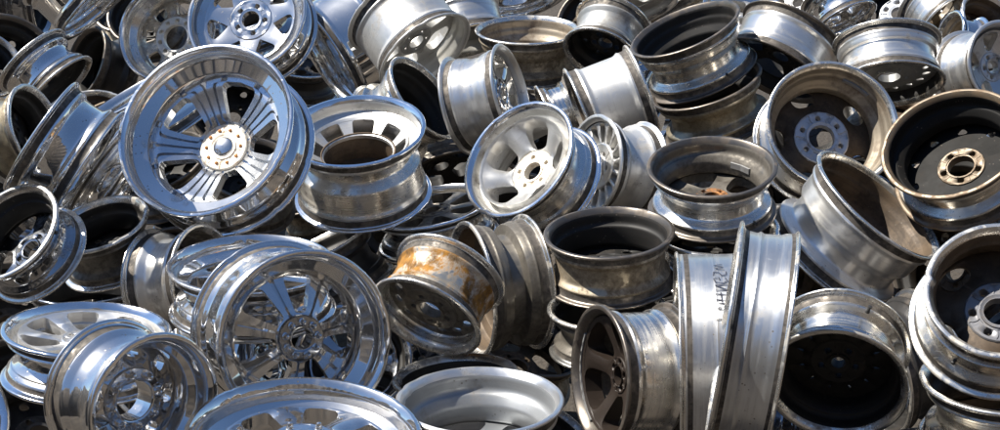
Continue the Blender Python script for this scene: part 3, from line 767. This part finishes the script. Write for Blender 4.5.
# rims deeper in the pile, seen only through the gaps: (cx, cy, a, ratio, phi, dd), width / radius
BURIED = [
    ((253, 168, 51.1, 0.63, 79, 0.977), 0.95),
    ((871, 371, 70.9, 0.45, 196, 0.828), 0.9),
    ((353, 357, 59.4, 0.94, 99, 0.77), 0.82),
    ((936, 262, 59.9, 0.78, 159, 0.782), 0.81),
    ((159, 162, 51.5, 0.48, 117, 1.299), 0.76),
    ((319, 246, 56.5, 0.17, 118, 0.793), 0.96),
    ((299, 358, 65.2, 0.67, 376, 1.092), 0.97),
    ((530, 336, 61.0, 0.58, 68, 1.368), 0.92),
    ((446, 180, 50.9, 0.47, 289, 1.529), 0.81),
    ((44, 415, 62.8, 0.77, 81, 1.069), 0.78),
    ((89, 279, 62.4, 0.38, 96, 0.989), 0.89),
    ((822, 307, 58.5, 0.56, 370, 1.012), 0.98),
    ((232, 109, 42.0, 0.91, 95, 1.782), 0.76),
    ((815, 114, 41.4, 0.91, 50, 1.46), 0.98),
    ((837, 439, 66.6, 0.39, 363, 0.816), 0.82),
    ((954, 183, 48.1, 0.74, 100, 1.713), 0.86),
    ((143, 12, 38.0, 0.78, 119, 0.966), 0.96),
    ((302, 60, 39.8, 0.42, 84, 1.667), 0.87),
    ((44, -2, 38.1, 0.29, 357, 0.46), 0.91),
    ((312, 191, 43.5, 0.38, 115, 1.794), 0.81),
    ((511, 204, 49.0, 0.68, 101, 0.977), 0.87),
    ((548, 434, 60.7, 0.49, 56, 1.023), 0.91),
    ((254, 11, 34.8, 0.38, 113, 0.954), 0.88),
    ((588, 15, 37.7, 0.71, 134, 1.173), 0.99),
    ((33, 364, 58.5, 0.5, 87, 1.541), 0.94),
    ((164, 383, 57.0, 0.73, 65, 1.495), 0.95),
    ((1017, 151, 54.4, 0.41, 201, 0.54), 0.91),
    ((12, 301, 54.4, 0.75, 85, 1.564), 0.99),
    ((1027, 307, 56.9, 0.18, 119, 0.989), 0.94),
    ((669, 323, 63.9, 0.75, 109, 0.69), 0.88),
    ((412, 316, 53.2, 0.94, 76, 1.138), 0.93),
    ((758, 204, 53.2, 0.86, 364, 0.977), 0.95),
    ((526, 148, 42.6, 0.63, 236, 1.805), 0.96),
    ((374, 129, 48.9, 0.36, 74, 0.736), 0.85),
    ((237, 309, 54.5, 0.75, 64, 1.38), 0.85),
    ((674, -6, 41.7, 0.18, 116, 0.529), 0.94),
    ((953, 323, 54.9, 0.31, 110, 1.794), 0.96),
    ((1021, 119, 43.4, 0.78, 61, 1.541), 0.78),
    ((861, 191, 44.7, 0.82, 95, 1.472), 0.8),
    ((130, 4, 38.5, 0.61, 113, 1.438), 0.93),
    ((808, 379, 57.6, 0.89, 110, 1.771), 0.93),
    ((338, 400, 64.5, 0.45, 121, 1.426), 0.87),
    ((47, 188, 54.3, 0.37, 81, 1.092), 0.86),
    ((172, 272, 47.0, 0.93, 149, 1.771), 0.85),
    ((398, 245, 49.9, 0.65, 68, 1.138), 0.89),
    ((184, 197, 43.2, 0.71, 111, 1.69), 1.0),
    ((673, 105, 46.9, 0.63, 3, 1.012), 0.9),
]

# ---------------------------------------------------------------- the yard under the pile
def yard_material(lo=(.018, .015, .013, 1), hi=(.060, .049, .038, 1)):
    m = bpy.data.materials.new("yard_dirt"); m.use_nodes = True
    N, L = m.node_tree.nodes, m.node_tree.links
    p = N["Principled BSDF"]
    tc = N.new("ShaderNodeTexCoord")
    n1 = N.new("ShaderNodeTexNoise"); n1.inputs["Scale"].default_value = 1.3; n1.inputs["Detail"].default_value = 9
    n2 = N.new("ShaderNodeTexNoise"); n2.inputs["Scale"].default_value = 40; n2.inputs["Detail"].default_value = 6
    for n in (n1, n2): L.new(tc.outputs["Object"], n.inputs["Vector"])
    r = N.new("ShaderNodeValToRGB")
    r.color_ramp.elements[0].position, r.color_ramp.elements[0].color = .3, lo
    r.color_ramp.elements[1].position, r.color_ramp.elements[1].color = .7, hi
    L.new(n1.outputs[0], r.inputs[0]); L.new(r.outputs[0], p.inputs["Base Color"])
    p.inputs["Roughness"].default_value = .95
    b = N.new("ShaderNodeBump"); b.inputs["Strength"].default_value = .6; b.inputs["Distance"].default_value = .03
    L.new(n2.outputs[0], b.inputs["Height"]); L.new(b.outputs[0], p.inputs["Normal"])
    return m


ground_me = bpy.data.meshes.new("ground")
G = 900.0
ground_me.from_pydata([(-G, -G, 0), (G, -G, 0), (G, G, 0), (-G, G, 0)], [], [(0, 1, 2, 3)])
ground = bpy.data.objects.new("ground", ground_me)
ground_me.materials.append(yard_material())
COL.objects.link(ground)
ground['kind'] = 'structure'

# ---------------------------------------------------------------- the wheels
BUILT = {}
for key, name, label, px, wr, near, F, mats, rim in WHEELS:
    px = (*px[:5], DD.get(key, px[5]))
    BUILT[key] = build_wheel(name, label, 'scrapped wheels heaped in the yard', px, wr, near, F, mats, rim)

BURIED_LOOKS = [mt('dark_barrel', 'black_inside', 'lip_dark', 'black_inside'), mt('steel_black', 'black_inside', 'lip_worn', 'steel_black'),  # dark materials that carry the shade of the gaps in their colour
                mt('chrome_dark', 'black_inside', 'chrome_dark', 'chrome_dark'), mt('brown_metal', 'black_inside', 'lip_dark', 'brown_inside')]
taken = set()
for i, (px, wr) in enumerate(BURIED):
    order = sorted(WHEELS, key=lambda w: math.hypot(w[3][0] - px[0], w[3][1] - px[1]))
    cands = ['dim rim buried in shadow beneath the ' + SHORT[w[0]] for w in order[:2]]
    cands += ['dim rim buried between the %s and the %s' % (SHORT[order[0][0]], SHORT[w[0]]) for w in order[1:5]]
    label = next((c for c in cands if c not in taken and len(c.split()) <= 16), cands[0])
    taken.add(label)
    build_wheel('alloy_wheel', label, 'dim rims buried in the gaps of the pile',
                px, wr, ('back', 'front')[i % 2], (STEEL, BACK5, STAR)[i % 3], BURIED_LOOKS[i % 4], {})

# ---------------------------------------------------------------- marker writing on the tall rim
def writing(key, strokes, t0, z0, size, sg):
    """pen strokes laid on the barrel: u runs round the rim, v along its axis"""
    root, R, W, outer, inner = BUILT[key]
    verts, faces = [], []
    hw = .0014
    for st in strokes:
        pts = [Vector(q) * size for q in st]
        fine = []
        for a, b in zip(pts, pts[1:]):
            k = max(1, int((b - a).length / .004))
            fine += [a.lerp(b, i / k) for i in range(k)]
        fine.append(pts[-1])
        base = len(verts)
        for i, q in enumerate(fine):
            d = (fine[min(i + 1, len(fine) - 1)] - fine[max(i - 1, 0)])
            d = d.normalized() if d.length > 1e-9 else Vector((1, 0))
            w = Vector((-d.y, d.x)) * hw * (1 - .25 * math.sin(i * .9))
            for g in (q + w, q - w):
                z = z0 + g.y
                r = interp(outer, z) + .0025
                t = t0 + sg * g.x / r
                verts.append((r * math.cos(t), r * math.sin(t), z))
        for i in range(len(fine) - 1):
            a = base + 2 * i
            faces.append((a, a + 1, a + 3, a + 2))
    link('marker_writing', to_mesh('marker_writing', verts, faces), ['marker_ink'], root)


LETTERS = [
    [[(0, .5), (.75, .5)], [(.42, 0), (.36, 1)]],                                            # T on its side stroke
    [[(1.05, .25), (1.1, .75), (1.2, .72), (1.35, .3), (1.5, .28), (1.55, .75)]],            # n
    [[(1.75, .1), (1.8, .95)], [(2.2, .05), (2.25, .95)], [(1.6, .5), (2.4, .55)]],          # H
    [[(2.55, .85), (2.6, .1), (3.0, .9), (3.05, .1)]],                                       # N
    [[(3.7, .2), (3.4, .05), (3.2, .35), (3.3, .85), (3.65, .95), (3.75, .6), (3.5, .55)]],  # G
    [[(4.4, .1), (4.05, .12), (3.95, .4), (4.3, .6), (4.35, .9), (3.95, .95)]],              # S
    [[(4.6, .2), (4.75, .8), (4.95, .25), (5.15, .85), (5.35, .3)]],                         # scribbled end
]

_r = BUILT['marker'][0]
_cam = _r.matrix_world.inverted() @ camera.location
_tc = math.atan2(_cam.y, _cam.x)                    # the side of the barrel that faces the lens
_up = _r.matrix_world.inverted().to_3x3() @ Vector((0, 0, 1))
_sg = 1 if (Matrix.Rotation(.1, 3, 'Z') @ Vector((math.cos(_tc), math.sin(_tc), 0))).dot(_up) > Vector((math.cos(_tc), math.sin(_tc), 0)).dot(_up) else -1
strokes = [st for letter in LETTERS for st in letter]
writing('marker', strokes, _tc + _sg * .32, -BUILT['marker'][2] * .70, .041, _sg)


# ---------------------------------------------------------------- unseen scrap heaps, added and raised to darken the chrome's reflections
def reflection_heaps():
    verts, faces = [], []
    r2 = random.Random(3)
    ph = [(r2.uniform(0, 6.3), r2.uniform(.5, 1)) for _ in range(10)]
    na, nr = 120, 16
    a0, a1 = math.radians(48), math.radians(312)
    for i in range(na + 1):
        a = a0 + (a1 - a0) * i / na
        edge = min(1, i / 10, (na - i) / 10)
        top = (4.0 + 5.5 * max(0.0, math.cos(a - math.pi * .93)) ** 1.5) + sum(w * math.sin(k * a * 2.1 + p) for k, (p, w) in enumerate(ph[:5], 1)) * .45
        for j in range(nr + 1):
            u = j / nr
            r = 4.5 + 8.0 * u
            h = max(0.0, top * edge * math.sin(math.pi * u) ** .8 + .5 * math.sin(a * 37 + u * 9) * math.sin(math.pi * u) + r2.uniform(-.18, .18) * math.sin(math.pi * u))
            verts.append((r * math.sin(a), r * math.cos(a), h - .02))
    for i in range(na):
        for j in range(nr):
            a = i * (nr + 1) + j
            faces.append((a, a + 1, a + nr + 2, a + nr + 1))
    me = to_mesh('reflection_heap', verts, faces)
    me.materials.append(yard_material((.022, .018, .014, 1), (.10, .080, .062, 1)))
    o = bpy.data.objects.new('reflection_heap', me)
    COL.objects.link(o)
    o['kind'] = 'structure'


reflection_heaps()
